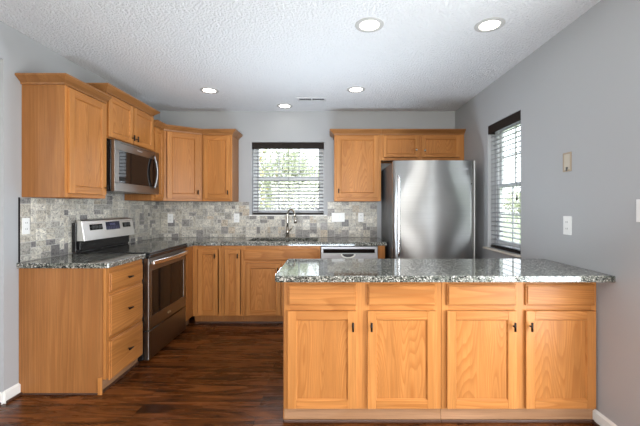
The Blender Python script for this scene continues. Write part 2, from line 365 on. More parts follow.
# window units
def window_unit(name, axis, a0, a1, z0, z1, d0, lites):
    """frame in a wall opening; axis 'x' spans x at depth y=d0.. ; axis 'y' spans y at depth x=d0.."""
    def bx(mb, p0, p1, q0, q1, zz0, zz1):
        if axis == 'x': mb.box(p0, p1, q0, q1, zz0, zz1)
        else: mb.box(q0, q1, p0, p1, zz0, zz1)
    f = MB(); fw = 0.035; e = 0.0005
    bx(f, a0 + e, a0 + fw, d0, d0 + .055, z0 + e, z1 - e); bx(f, a1 - fw, a1 - e, d0, d0 + .055, z0 + e, z1 - e)
    bx(f, a0 + fw, a1 - fw, d0, d0 + .055, z0 + e, z0 + fw); bx(f, a0 + fw, a1 - fw, d0, d0 + .055, z1 - fw, z1 - e)
    o = struct(name, f, M['vinyl'])
    zm = (z0 + z1) / 2
    for (s0, s1, dd) in ((z0 + fw, zm + .018, 0.004), (zm - .018, z1 - fw, 0.028)):
        s = MB(); sw = 0.032; y0, y1 = d0 + dd, d0 + dd + .022
        A0, A1 = a0 + fw, a1 - fw
        bx(s, A0, A0 + sw, y0, y1, s0, s1); bx(s, A1 - sw, A1, y0, y1, s0, s1); bx(s, A0 + sw, A1 - sw, y0, y1, s0, s0 + sw); bx(s, A0 + sw, A1 - sw, y0, y1, s1 - sw, s1)
        for k in range(1, lites[0]):
            c = A0 + sw + (A1 - A0 - 2 * sw) * k / lites[0]; bx(s, c - .007, c + .007, y0 + .006, y1 - .006, s0 + sw, s1 - sw)
        for k in range(1, lites[1]):
            c = s0 + sw + (s1 - s0 - 2 * sw) * k / lites[1]; bx(s, A0 + sw, A1 - sw, y0 + .0065, y1 - .0065, c - .007, c + .007)
        so = s.build('sash', M['vinyl'], o)
        g = MB(); bx(g, A0 + sw, A1 - sw, y0 + .009, y0 + .012, s0 + sw, s1 - sw); g.build('pane', M['glass'], so)
    return o
window_unit('window_1', 'x', WX0, WX1, WZ0, WZ1, YB + 0.080, (3, 1))
window_unit('window_2', 'y', RY0, RY1, RZ0, RZ1, XR + 0.080, (2, 2))
struct('trim_1', MB().box(WX0 - .035, WX1 + .035, YB - 0.022, YB + 0.0795, 1.186, 1.1995), M['trim'], bevel=0.003)
o = struct('trim_2', MB().box(XR - 0.035, XR + 0.0795, RY0 - 0.002, RY1 + .05, RZ0 - 0.018, RZ0 - 0.0005), plain('warm_sill', (0.62, 0.56, 0.48), 0.4), bevel=0.003)
# patio door frame (out of frame on the right), rear windows
def glazed(name, axis, a0, a1, z0, z1, d0, d1, nx):
    f = MB(); fw = .06
    def bx(mb, p0, p1, zz0, zz1, q0=d0, q1=d1):
        if axis == 'x': mb.box(p0, p1, q0, q1, zz0, zz1)
        else: mb.box(q0, q1, p0, p1, zz0, zz1)
    bx(f, a0, a0 + fw, z0, z1); bx(f, a1 - fw, a1, z0, z1); bx(f, a0 + fw, a1 - fw, z0, z0 + fw); bx(f, a0 + fw, a1 - fw, z1 - fw, z1)
    for k in range(1, nx):
        c = a0 + (a1 - a0) * k / nx; bx(f, c - .04, c + .04, z0 + fw, z1 - fw)
    o = struct(name, f, M['vinyl'])
    for k in range(nx):
        c0 = a0 + (a1 - a0) * k / nx + (fw if k == 0 else .04); c1 = a0 + (a1 - a0) * (k + 1) / nx - (fw if k == nx - 1 else .04)
        g = MB(); m_ = (d0 + d1) / 2; bx(g, c0, c1, z0 + fw, z1 - fw, m_ - .002, m_ + .002); g.build('pane', M['glass'], o)
glazed('door_1', 'y', DY0, DY1, 0.001, DZ1, XR + .03, XR + .09, 2)
glazed('window_3', 'x', -2.1, 1.4, 0.45, 2.4, YR - .10, YR - .04, 3)
glazed('window_4', 'y', -0.8, 1.2, 0.6, 2.4, XH - .10, XH - .04, 2)

# ------------------------------------------------------------------ outdoors
struct('ground', MB().box(-60, 60, -60, 80, -0.62, -0.60), M['grass'])
def tree(label, x, y, h, cr, n, mat, seed, size=0.11):
    rnd = random.Random(seed)
    t = thing('garden_tree', label, 'tree', (x, y, -0.6))
    tr = MB(); tr.tube([(0, 0, 0), (0.05, 0, h * .3), (-.03, .04, h * .6), (0, 0, h * .85)], [.14, .11, .08, .03], n=10)
    for k in range(9):
        a = rnd.uniform(0, 6.28); z0 = h * rnd.uniform(.3, .7); l = cr * rnd.uniform(.5, .9)
        tr.tube([(0, 0, z0), (l * .5 * math.cos(a), l * .5 * math.sin(a), z0 + l * .35), (l * math.cos(a), l * math.sin(a), z0 + l * .55)], [.05, .03, .012], n=6)
    tr.build('trunk', M['bark'], t)
    f = MB(); cl = []
    for k in range(26):
        u = Vector((rnd.gauss(0, 1), rnd.gauss(0, 1), rnd.gauss(0, 1))).normalized() * cr * rnd.uniform(.2, .95)
        cl.append((u.x, u.y, h * .62 + u.z * h * .36 / cr, rnd.uniform(.3, .55) * cr * .8))
    for k in range(n):
        c = cl[k % len(cl)]; d = Vector((rnd.gauss(0, .5), rnd.gauss(0, .5), rnd.gauss(0, .5))) * c[3]
        p = Vector(c[:3]) + d; a = Vector((rnd.gauss(0, 1), rnd.gauss(0, 1), rnd.gauss(0, 1))).normalized(); q = a.orthogonal().normalized(); s_ = size * rnd.uniform(.6, 1.3)
        f.quad([p - a * s_, p + q * s_ * .45, p + a * s_, p - q * s_ * .45])
    f.build('foliage', M[mat], t)
tree('tall leafy tree seen through the left part of the sink window', -3.6, 11.5, 3.6, 1.9, 4200, 'leaf_tan', 1, .08)
tree('green tree seen through the right part of the sink window', 0.1, 11.2, 3.0, 1.7, 4200, 'leaf', 2, .09)
tree('broad green tree farther back, seen through the middle of the sink window', -2.3, 17.5, 5.0, 2.6, 5200, 'leaf', 3, .12)
tree('low green tree seen through the side window blind', 9.6, 17.0, 3.4, 1.7, 1600, 'leaf', 4)

# ------------------------------------------------------------------ blinds
def blind(label, width, z0, z1, loc, rz, pitch, slat_tilt, drop_wand):
    """local x = width (0..w), y = into the window, z world height minus loc.z"""
    t = thing('window_blind', label, 'blind', loc, rz)
    H = z1 - z0
    v = MB(); v.box(0.0, width, -0.018, -0.006, H - 0.082, H - .001); v.box(0, 0.006, -0.006, 0.05, H - 0.082, H - .001); v.box(width - .006, width, -0.006, 0.05, H - 0.082, H - .001)
    v.build('valance', M['espresso'], t, bevel=0.002)
    MB().box(0.02, width - .02, 0.0, 0.05, H - 0.045, H - .002).build('head_rail', M['espresso'], t)
    s = MB(); z = 0.040; yc = 0.028
    while z < H - 0.085:
        hw = 0.0245; c, sn = math.cos(slat_tilt), math.sin(slat_tilt)
        pts = []
        for k in range(5):
            u = -1 + k / 2; bow = 0.002 * (1 - u * u)
            pts.append((yc + u * hw * c, z + u * hw * sn + bow))
        lo = [(y, zz - 0.0026) for y, zz in pts]
        poly = pts + lo[::-1]
        kx = len(s.v); x0, x1 = 0.008, width - .008
        s.v += [(x0, y, zz) for y, zz in poly] + [(x1, y, zz) for y, zz in poly]; n = len(poly)
        s.f.append(tuple(kx + i for i in range(n))); s.f.append(tuple(kx + n + i for i in reversed(range(n)))); s.m += [0, 0]; s.smooth += [False, False]
        for i in range(n):
            j = (i + 1) % n; s.f.append((kx + i, kx + n + i, kx + n + j, kx + j)); s.m.append(0); s.smooth.append(False)
        z += pitch
    s.build('slats', M['slat'], t)
    MB().box(0.006, width - .006, 0.004, 0.052, 0.002, 0.022).build('bottom_rail', M['espresso'], t, bevel=0.003)
    nl = 3 if width > .8 else 2
    for k in range(nl):
        x = width * (0.07 + 0.86 * k / (nl - 1)) if nl > 1 else width / 2
        l = MB()
        for yy in (0.0015, 0.0545): l.cyl((x, yy, 0.02), (x, yy, H - .05), 0.0013, n=6)
        l.build('ladder_cord', M['cord'], t)
    c = MB(); x = width * drop_wand
    c.cyl((x, -0.004, H - .09), (x, -0.004, H * .42), 0.0012, n=6); c.cyl((x, -0.004, H * .42), (x, -0.004, H * .42 - .05), 0.004, 0.008, n=10)
    c.build('pull_cord', M['espresso'], t)
    return t
blind('wide blind with dark valance in the window above the sink', WX1 - WX0 - .006, 1.2005, 2.121, (WX0 + .003, YB + .018, 1.2005), 0, 0.0445, R(18), 0.93)
# local +y (into window) -> world +x : rz = -90 => local x -> world -y
blind('narrow tall blind with dark valance in the right wall window', RY1 - RY0 - .006, RZ0, 2.112, (XR + .018, RY1 - .003, RZ0), R(-90), 0.0445, R(8), 0.86)

# ------------------------------------------------------------------ backsplash
def splash(label, w_, h_, loc, rz, skip, seed, mod=0.0452):
    """local x along, z up, front faces -y (front at y=-0.009)"""
    rnd = random.Random(seed)
    t = thing('tile_backsplash', label, 'backsplash', loc, rz)
    nx = round(w_ / mod); nz = round(h_ / mod); mx, mz = w_ / nx, h_ / nz
    used = [[skip((i + .5) * mx, (j + .5) * mz) for j in range(nz)] for i in range(nx)]
    free = [[not u for u in c] for c in used]
    g = MB()
    for i in range(nx):
        j = 0
        while j < nz:
            if free[i][j]:
                k = j
                while k < nz and free[i][k]: k += 1
                g.box(i * mx, (i + 1) * mx, -0.0055, -0.0005, j * mz, k * mz); j = k
            else: j += 1
    g.build('grout', M['grout'], t)
    b = MB(); cols = []
    pal = [((.50, .465, .395), 36), ((.60, .57, .50), 28), ((.40, .38, .34), 20), ((.27, .255, .24), 13), ((.48, .41, .32), 6), ((.19, .18, .175), 5)]
    tot = sum(p[1] for p in pal)
    for j in range(nz):
        for i in range(nx):
            if used[i][j]: continue
            opts = [(1, 1), (2, 1), (2, 2), (1, 2), (2, 1), (2, 2), (2, 1)]; rnd.shuffle(opts)
            for (a, c) in opts:
                if i + a <= nx and j + c <= nz and all(not used[i + p][j + q] for p in range(a) for q in range(c)): break
            else: a = c = 1
            for p in range(a):
                for q in range(c): used[i + p][j + q] = True
            gp = 0.0022
            x0, x1, z0, z1 = i * mx + gp, (i + a) * mx - gp, j * mz + gp, (j + c) * mz - gp
            r = rnd.uniform(0, tot)
            for cc, wt in pal:
                r -= wt
                if r <= 0: break
            kf = rnd.uniform(.88, 1.12); cc = tuple(v * kf for v in cc)
            e = 0.003; y0, y1, y2 = -0.004, -0.0075, -0.009
            A = [(x0, y0, z0), (x1, y0, z0), (x1, y0, z1), (x0, y0, z1)]; B = [(x0, y1, z0), (x1, y1, z0), (x1, y1, z1), (x0, y1, z1)]
            C = [(x0 + e, y2, z0 + e), (x1 - e, y2, z0 + e), (x1 - e, y2, z1 - e), (x0 + e, y2, z1 - e)]
            for k in range(4):
                n = (k + 1) % 4; b.quad([A[k], A[n], B[n], B[k]]); b.quad([B[k], B[n], C[n], C[k]])
            b.quad(C); cols += [cc] * 9
    o = b.build('tiles', M['tile'], t)
    at = o.data.color_attributes.new('tile_colour', 'FLOAT_COLOR', 'CORNER')
    buf = []
    for p, c in zip(o.data.polygons, cols): buf += [c[0], c[1], c[2], 1.0] * p.loop_total
    at.data.foreach_set('color', buf)
    return t
splash('grey and beige stone tile backsplash on the back wall behind the sink', 0.612 - (XL + .010), 1.366 - .915, (XL + .010, YB, .915), 0,
       lambda x, z: (WX0 - .04 < x + XL + .010 < WX1 + .04 and z > 1.186 - .915), 3)
# left wall: facing +x, rz=+90 : local x -> +y, local -y -> +x
SL = splash('pale stone tile backsplash on the left wall behind the stove', YB - 2.425, .0451 * 12, (XL, 2.425, .915), R(90), lambda x, z: z > .451 and not (2.915 < x + 2.425 < 3.665), 5, .0451)
MB().box(-0.004, -0.0005, -0.011, -0.0005, 0, .451).build('edge_strip', M['bronze'], SL)

# ------------------------------------------------------------------ cabinet builders (local x width, y into cabinet, z up; face at y=0)
CM = [M['oak_v'], M['oak_h'], M['oak_side'], M['oak_s']]
def door_mb(x0, x1, z0, z1, st=0.052, t=0.020, y=0.0):
    b = MB(); e = 0.0006
    b.box(x0, x0 + st, y - t, y - e, z0, z1, 3); b.box(x1 - st, x1, y - t, y - e, z0, z1, 3)
    b.box(x0 + st, x1 - st, y - t, y - e, z0, z0 + st, 1); b.box(x0 + st, x1 - st, y - t, y - e, z1 - st, z1, 1)
    X0, X1, Z0, Z1 = x0 + st, x1 - st, z0 + st, z1 - st; i = 0.006; d0, d1 = y - t + .001, y - t + .010
    O = [(X0, d0, Z0), (X1, d0, Z0), (X1, d0, Z1), (X0, d0, Z1)]; I = [(X0 + i, d1, Z0 + i), (X1 - i, d1, Z0 + i), (X1 - i, d1, Z1 - i), (X0 + i, d1, Z1 - i)]
    for k in range(4): n = (k + 1) % 4; b.quad([O[k], O[n], I[n], I[k]], 0 if k in (1, 3) else 1)
    b.quad(I, 0)
    return b
def pull(parent, x, z, vertical=True, y=-0.020, name='handle'):
    b = MB(); b.cyl((x, y, z), (x, y - .022, z), 0.0045, n=10)
    h = 0.026
    if vertical: b.cyl((x, y - .024, z - h), (x, y - .024, z + h), 0.0062, n=12)
    else: b.cyl((x - h, y - .024, z), (x + h, y - .024, z), 0.0062, n=12)
    b.build(name, M['bronze'], parent)
def knob(parent, x, z, y=-0.020):
    b = MB(); b.cyl((x, y, z), (x, y - .014, z), 0.005, n=12); b.cyl((x, y - .014, z), (x, y - .020, z), 0.008, 0.014, n=18); b.cyl((x, y - .020, z), (x, y - .026, z), 0.014, 0.009, n=18)
    b.build('knob', M['nickel'], parent)
def door(t, x0, x1, z0, z1, px=None, pz=None, kind='pull', label=None, st=0.052):
    d = door_mb(x0, x1, z0, z1, st).build('door', CM, t, bevel=0.0015, seg=1)
    if px is not None: (pull if kind == 'pull' else knob)(d, px, pz)
    return d
def drawer(t, x0, x1, z0, z1, with_pull=True, name='drawer'):
    b = MB(); b.box(x0, x1, -0.013, -0.0006, z0, z1, 1); i = .008
    b.box(x0 + i, x1 - i, -0.020, -0.013, z0 + i, z1 - i, 1)
    k = len(b.v)
    d = b.build(name, CM, t, bevel=0.003, seg=1)
    if with_pull: pull(d, (x0 + x1) / 2, (z0 + z1) / 2, False, name='handle')
    return d
def body(t, w_, d_, z0, z1, stiles, rails, hollow_top=False):
    """carcass plus face frame; stiles: (x0,x1) list; rails: (z0,z1) list"""
    g = 0.0006
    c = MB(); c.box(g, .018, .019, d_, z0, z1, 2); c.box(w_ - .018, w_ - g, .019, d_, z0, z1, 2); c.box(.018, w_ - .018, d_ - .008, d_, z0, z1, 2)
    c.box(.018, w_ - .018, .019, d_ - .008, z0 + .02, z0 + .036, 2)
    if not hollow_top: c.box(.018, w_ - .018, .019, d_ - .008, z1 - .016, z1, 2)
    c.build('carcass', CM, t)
    f = MB()
    for a, b_ in stiles: f.box(max(a, g), min(b_, w_ - g), 0, .0188, z0, z1, 3)
    xs = sorted(stiles)
    for (s0, s1), (n0, n1) in zip(xs[:-1], xs[1:]):
        for r0, r1 in rails: f.box(s1, n0, 0.0003, .0185, r0, r1, 1)
    f.build('face_frame', CM, t, bevel=0.0008, seg=1)
CROWN = [(0.0, 0.0), (0.010, 0.0), (0.012, 0.012), (0.022, 0.022), (0.042, 0.038), (0.052, 0.046), (0.055, 0.048), (0.055, 0.060), (0.0, 0.060)]

# ---- left base drawer cabinet
FX = -1.550   # left run face plane
def left_run(name, label, y0, group=None): return thing(name, label, 'cabinet', (FX, y0, 0), R(90), group)
y0, y1 = 2.430, 2.903; wd = y1 - y0
t = left_run('base_cabinet', 'oak base cabinet with three drawers at the left end, beside the stove', y0)
body(t, wd, 0.5985, 0.100, 0.876, [(0, .034), (wd - .034, wd)], [(.100, .125), (.36, .395), (.672, .702), (.835, .876)])
for z0, z1 in ((.083, .362), (.386, .676), (.700, .838)): drawer(t, .024, wd - .018, z0, z1)
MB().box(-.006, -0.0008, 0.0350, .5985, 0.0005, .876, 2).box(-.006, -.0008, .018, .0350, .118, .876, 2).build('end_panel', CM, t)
MB().box(0.02, wd - .0006, 0.036, .050, 0.0005, 0.0995, 0).build('toe_kick', [M['oak_toe']], t)
MB().box(-.016, -.0065, 0.018, .046, 0.0005, 0.120, 3).build('toe_post', CM, t, bevel=.001)
b = MB(); b.box(0.013, wd - .0006, 0.022, .0355, 0.0005, 0.018); b.box(-.016, -.0065, 0.047, .5985, 0.0005, .012); b.build('shoe_moulding', M['shoe'], t, bevel=.004)

# ---- back base run
FY = 3.850; BD = YB - FY - .001
def back_run(name, label, x0, cat='cabinet'): return thing(name, label, cat, (x0, FY, 0), 0)
ZR = [(.100, .118), (.830, .876)]
x0, x1 = -1.500, -1.181; wd = x1 - x0
t = back_run('base_cabinet', 'oak corner base cabinet with one full height door, right of the stove', x0)
body(t, wd, BD, .100, .876, [(0, .052), (wd - .030, wd)], ZR)
door(t, .062, .281, .111, .832, .281 - .030, .765)
MB().box(0.0006, wd - .0006, .060, .075, .0005, .0995).build('toe_kick', [M['oak_side']], t)  # darker oak than the other toe kicks: shade under the cabinet put into colour
# the filler that returns along the stove side
f = MB(); f.box(-.019, -.0005, -(3.850 - 3.678), -.0005, .1, .876, 0); f.build('filler_panel', CM, t)
f = MB(); f.box(-.075, -.060, -(3.850 - 3.678), .060, .0005, .0995, 0); f.build('toe_kick', [M['oak_toe']], t)
f = MB(); f.box(XL + .012 - x0, -.0205, -(3.850 - 3.678), -.155, .1, .876, 2); f.build('blind_carcass', CM, t)
x0, x1 = -1.180, -.956; wd = x1 - x0
t = back_run('base_cabinet', 'narrow oak base cabinet with a slim door, left of the sink cabinet', x0)
body(t, wd, BD, .100, .876, [(0, .030), (wd - .012, wd)], ZR)
door(t, .038, .206, .111, .832, .206 - .024, .765, st=.045)
MB().box(0.0006, wd - .0006, .060, .075, .0005, .0995).build('toe_kick', [M['oak_side']], t)  # same darker oak, standing in for shade in the toe space
x0, x1 = -.955, -.093; wd = x1 - x0
t = back_run('sink_cabinet', 'wide oak sink cabinet with a false drawer front, below the faucet', x0)
body(t, wd, BD, .100, .876, [(0, .034), (wd / 2 - .018, wd / 2 + .018), (wd - .034, wd)], [(.100, .118), (.672, .716), (.830, .876)], True)
drawer(t, .018, wd - .018, .712, .832, False, 'false_front')
door(t, .040, wd / 2 - .008, .111, .678, wd / 2 - .036, .610)
door(t, wd / 2 + .008, wd - .026, .111, .678, wd / 2 + .036, .610)
MB().box(0.0006, wd - .0006, .060, .075, .0005, .0995).build('toe_kick', [M['oak_side']], t)  # toe-space shade set by the darker oak here too
for (xa, xb) in ((-1.500, -.093),):
    tag(MB().box(xa, xb, FY + .044, FY + .0595, .0005, .022).build('shoe_moulding', M['shoe'], bevel=.005), 'dark shoe moulding along the toe kick of the back base cabinets', 'moulding')
# dishwasher
x0 = -.091; wd = .627
t = thing('dishwasher', 'stainless dishwasher with a pocket handle under the back counter', 'dishwasher', (x0, FY, 0))
MB().box(.004, wd - .004, .012, BD - .03, .09, .868).build('tub', M['black'], t)
b = MB(); b.box(.004, wd - .004, -.025, .011, .10, .794); b.box(.004, wd - .004, -.025, .011, .838, .866); b.box(.004, .030, -.025, .011, .794, .838); b.box(wd - .034, wd - .004, -.025, .011, .794, .838)
b.build('door', M['steel_mid'], t, bevel=.003)
MB().box(.0305, wd - .0345, -.010, .0105, .7945, .8375).build('control_recess', M['blackglass'], t)
b = MB(); cx = .30
b.tube([(cx + .075 * math.cos(a), -.030, .783 + (-.040) * abs(math.sin(a)) * 1.0) for a in [math.pi * k / 12 for k in range(13)]], .0065, n=8)
b.build('pocket_handle', M['magnet'], t)
b = MB(); pts = [(cx + .06 * math.cos(a), -.0262, .785 - .034 * abs(math.sin(a))) for a in [math.pi * k / 12 for k in range(13)]]; b.quad(pts); b.quad([(p[0], -.0252, p[2]) for p in pts][::-1])
b.build('handle_hollow', M['slot'], t)
MB().box(.02, wd - .02, .05, .065, .0005, .088).build('toe_panel', M['black'], t)
tag(MB().box(.538, .616, FY, YB - .001, .0005, .876, 0).build('end_panel_cabinet', CM, bevel=.001), 'oak end panel closing the back base run beside the refrigerator', 'cabinet panel')

# ---- counters
t = tag(MB().prism([(XL + .0005, 2.405), (-1.527, 2.405), (-1.515, 2.417), (-1.515, 2.902), (XL + .0005, 2.902)], .8765, .914).build('countertop', M['granite'], bevel=.004), 'short grey granite countertop left of the stove', 'countertop')
SX0, SX1, SY0, SY1 = -.93, -.13, 3.945, 4.335
cy0 = FY - .030
b = MB()
xe = .632; yb = YB - .0005
b.box(XL + .0005, SX0, cy0, yb, .8765, .914); b.box(SX1, xe, cy0, yb, .8765, .914); b.box(SX0, SX1, cy0, SY0, .8765, .914); b.box(SX0, SX1, SY1, yb, .8765, .914)
b.box(XL + .0005, -1.480, 3.676, cy0, .8765, .914)
t = tag(b.build('countertop', M['granite']), 'long grey granite countertop along the back wall around the sink', 'countertop')
b = MB(); zt, zb, k = .876, .70, .012
b.box(SX0 - k, SX0, SY0 - k, SY1 + k, zb, zt); b.box(SX1, SX1 + k, SY0 - k, SY1 + k, zb, zt); b.box(SX0, SX1, SY0 - k, SY0, zb, zt); b.box(SX0, SX1, SY1, SY1 + k, zb, zt); b.box(SX0, SX1, SY0, SY1, zb, zb + .004)
b.box(-.535, -.525, SY0, SY1, zb, .86)
o = tag(b.build('sink', M['steel_dark']), 'dark undermount double sink set into the back countertop', 'sink')
# peninsula counter with eased corners
def rc(cx, cy, r, a0, a1, n=6): return [(cx + r * math.cos(R(a0 + (a1 - a0) * i / n)), cy + r * math.sin(R(a0 + (a1 - a0) * i / n))) for i in range(n + 1)]
px0, px1, py0, py1 = -.307, XR - .0008, 1.956, 2.612
poly = rc(px0 + .03, py0 + .03, .03, 180, 270) + [(px1, py0), (px1, py1)] + rc(px0 + .02, py1 - .02, .02, 90, 180)
tag(MB().prism(poly, .8765, .914).build('countertop', M['granite'], bevel=.006, seg=3), 'large grey granite countertop of the front peninsula', 'countertop')

# ---- peninsula cabinets
PY = 2.100
def pen(label, x0, x1, bays, lefts):
    wd = x1 - x0
    t = thing('base_cabinet', label, 'cabinet', (x0, PY, 0), 0, None)
    mid = (bays[0][1] + bays[1][0]) / 2 - x0
    body(t, wd, .480, .088, .876, [(0, bays[0][0] - x0 + .012), (bays[0][1] - x0 - .012, bays[1][0] - x0 + .012), (bays[1][1] - x0 - .012, wd)], [(.088, .112), (.668, .722), (.826, .876)])
    for k, (a, c) in enumerate(bays):
        drawer(t, a - x0, c - x0, .711, .838, False)
        px = (c - x0 - .022) if k == 0 else (a - x0 + .022)
        door(t, a - x0, c - x0, .098, .680, px, .592)
    MB().box(0.0006, wd - .0006, .012, .028, .0005, .0875).build('base_board', [M['oak_toe']], t)
    MB().box(-.006 if x0 < 0 else .0006, wd - .0006, -.002, .0115, .0005, .020).build('shoe_moulding', M['shoe'], t, bevel=.005)
    return t
s_ = 350 / 2.08
def bay(a, c): return ((a - 329) / s_, (c - 329) / s_)
pen('left oak cabinet of the front peninsula with two doors and two drawers', -.270, .6735, [bay(287.5, 356.5), bay(367.5, 436.3)], None)
pen('right oak cabinet of the front peninsula, against the right wall', .6745, XR - .001, [bay(447.3, 517), bay(526.3, 596.2)], None)
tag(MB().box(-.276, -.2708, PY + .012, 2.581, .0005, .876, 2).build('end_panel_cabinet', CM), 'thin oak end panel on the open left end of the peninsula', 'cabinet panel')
tag(MB().box(-.270, XR - .001, 2.5815, 2.590, .0005, .876, 0).build('peninsula_back_panel', CM), 'oak back panel of the peninsula facing the sink', 'cabinet panel')

# ---- upper cabinets
UX = -1.852; UD = 2.150 - 1.852 - .001; UY = YB - .305; UDB = .304
UZ0, UZ1 = 1.368, 2.165
def up_left(label, y0): return thing('wall_cabinet', label, 'cabinet', (UX, y0, 0), R(90))
y0, y1 = 2.451, 2.900; wd = y1 - y0
t = up_left('single door oak wall cabinet at the left end, above the short counter', y0)
body(t, wd, UD, UZ0, UZ1, [(0, .034), (wd - .034, wd)], [(UZ0, UZ0 + .04), (UZ1 - .04, UZ1)])
door(t, .024, wd - .018, 1.398, 2.142, wd - .040, 1.455)
MB().box(-.004, -.0004, .0, UD, UZ0, UZ1, 2).build('end_panel', CM, t)
MB().sweep(CROWN, [(-.004, UD - .001, 2.155), (-.004, 0, 2.155), (wd - .0006, 0, 2.155)]).build('crown_moulding', M['oak_crown'], t)
# over microwave
y0, y1 = 2.903, 3.674; wd = y1 - y0; z0, z1 = 1.875, 2.262
t = up_left('raised two door oak wall cabinet above the microwave', y0)
body(t, wd, UD, z0, z1, [(0, .030), (wd / 2 - .020, wd / 2 + .020), (wd - .030, wd)], [(z0, z0 + .03), (z1 - .03, z1)])
door(t, .014, wd / 2 - .008, z0 + .012, z1 - .026, wd / 2 - .032, z0 + .065, st=.048)
door(t, wd / 2 + .008, wd - .014, z0 + .012, z1 - .026, wd / 2 + .032, z0 + .065, st=.048)
MB().sweep(CROWN, [(.0006, UD - .001, 2.250), (.0006, 0, 2.250), (wd - .0006, 0, 2.250), (wd - .0006, UD - .001, 2.250)]).build('crown_moulding', M['oak_crown'], t)
# small cabinet, corner cabinet, back-left cabinet: one continuous crown path in world space
cA = (UX, 3.676); cB = (UX, 3.905); cC = (-1.505, UY); cD = (-1.150, UY); cE = (-1.150, YB - .002)
cpath = [(p[0], p[1], 2.155) for p in (cA, cB, cC, cD, cE)]
def local_crown(t, emit):
    o = MB().sweep(CROWN, cpath, emit).build('crown_moulding', M['oak_crown'], t)
    o.matrix_parent_inverse = (Matrix.Translation(t.location) @ Matrix.Rotation(t.rotation_euler.z, 4, 'Z')).inverted()
y0, y1 = 3.676, 3.9045; wd = y1 - y0
t = up_left('narrow oak wall cabinet between the microwave and the corner cabinet', y0)
body(t, wd, UD, UZ0, UZ1, [(0, .034), (wd - .030, wd)], [(UZ0, UZ0 + .04), (UZ1 - .04, UZ1)])
door(t, .024, wd - .018, 1.398, 2.142, st=.042)
local_crown(t, [0])
# corner cabinet
dv = Vector((cC[0] - cB[0], cC[1] - cB[1], 0)); dl = dv.length; ang = math.atan2(dv.y, dv.x)
t = thing('corner_wall_cabinet', 'oak wall cabinet set diagonally in the left back corner', 'cabinet', (cB[0], cB[1], 0), ang)
Mi = (Matrix.Translation(t.location) @ Matrix.Rotation(ang, 4, 'Z')).inverted()
def toL(p): v = Mi @ Vector((p[0], p[1], 0)); return (v.x, v.y)
nrm = Vector((-dv.y, dv.x, 0)).normalized() * .019
poly = [toL(p) for p in ((cB[0] + nrm.x, cB[1] + nrm.y + .002), (cC[0] + nrm.x - .001, cC[1] + nrm.y), (cC[0] - .001, YB - .001), (XL + .001, YB - .001), (XL + .001, cB[1] + .002))]
MB().prism(poly, UZ0, UZ1, 2).build('carcass', CM, t)
f = MB(); f.box(.003, .036, .0, .0185, UZ0, UZ1, 0); f.box(dl - .034, dl - .003, .0, .0185, UZ0, UZ1, 0); f.box(.036, dl - .034, .0003, .0182, UZ0, UZ0 + .04, 1); f.box(.036, dl - .034, .0003, .0182, UZ1 - .04, UZ1, 1); f.build('face_frame', CM, t, bevel=.0008, seg=1)
door(t, .040, dl - .036, 1.398, 2.142, dl - .058, 1.470)
local_crown(t, [1])
x0, x1 = -1.504, -1.150; wd = x1 - x0
t = thing('wall_cabinet', 'single door oak wall cabinet left of the sink window', 'cabinet', (x0, UY, 0))
body(t, wd, UDB, UZ0, UZ1, [(0, .034), (wd - .034, wd)], [(UZ0, UZ0 + .04), (UZ1 - .04, UZ1)])
door(t, .022, wd - .018, 1.398, 2.142, wd - .042, 1.470)
local_crown(t, [2, 3])
x0, x1 = .062, .6175; wd = x1 - x0
t = thing('wall_cabinet', 'single door oak wall cabinet right of the sink window', 'cabinet', (x0, UY, 0))
body(t, wd, UDB, UZ0, UZ1, [(0, .040), (wd - .040, wd)], [(UZ0, UZ0 + .05), (UZ1 - .04, UZ1)])
door(t, .026, wd - .034, 1.415, 2.145, .052, 1.487)
MB().sweep(CROWN, [(0, UDB - .001, 2.155), (0, 0, 2.155), (wd - .0004, 0, 2.155)]).build('crown_moulding', M['oak_crown'], t)
x0, x1 = .618, 1.6035; wd = x1 - x0; z0 = 1.853
t = thing('wall_cabinet', 'low two door oak wall cabinet above the refrigerator', 'cabinet', (x0, UY, 0))
body(t, wd, UDB, z0, UZ1, [(0, .034), (.425, .490), (wd - .060, wd)], [(z0, z0 + .03), (UZ1 - .03, UZ1)])
door(t, .024, .440, 1.888, 2.142, .412, 1.972, 'knob', st=.040)
door(t, .480, .925, 1.888, 2.142, .512, 1.965, 'knob', st=.040)
MB().sweep(CROWN, [(.0004, 0, 2.155), (wd, 0, 2.155)]).build('crown_moulding', M['oak_crown'], t)

# ------------------------------------------------------------------ range
SW = 3.671 - 2.907
t = thing('range', 'freestanding stainless electric range with black glass cooktop', 'stove', (-1.500, 2.907, 0), R(90))
# local: x 0..SW, y 0 (front) .. .64 (wall), z
MB().box(.002, SW - .002, .045, .625, .02, .905).build('oven_body', M['black'], t, bevel=.004)
b = MB(); b.box(.0, SW, -.012, .600, .906, .921); b.build('cooktop', M['cookglass'], t, bevel=.004)
b = MB(); b.box(.0, SW, -.014, .044, .872, .905); b.build('cooktop_front', M['black'], t, bevel=.005)
for cx, cy, r in ((.20, .16, .105), (.57, .16, .085), (.20, .43, .08), (.57, .43, .105)):
    for rr in (r, r * .62):
        n = 40; b = MB()
        for k in range(n):
            a0, a1 = 2 * math.pi * k / n, 2 * math.pi * (k + 1) / n
            b.quad([(cx + rr * math.cos(a0), cy + rr * math.sin(a0), .9213), (cx + rr * math.cos(a1), cy + rr * math.sin(a1), .9213), (cx + (rr - .003) * math.cos(a1), cy + (rr - .003) * math.sin(a1), .9213), (cx + (rr - .003) * math.cos(a0), cy + (rr - .003) * math.sin(a0), .9213)])
        b.build('burner_ring', M['burner'], t)
d = MB(); wz0, wz1 = .375, .760
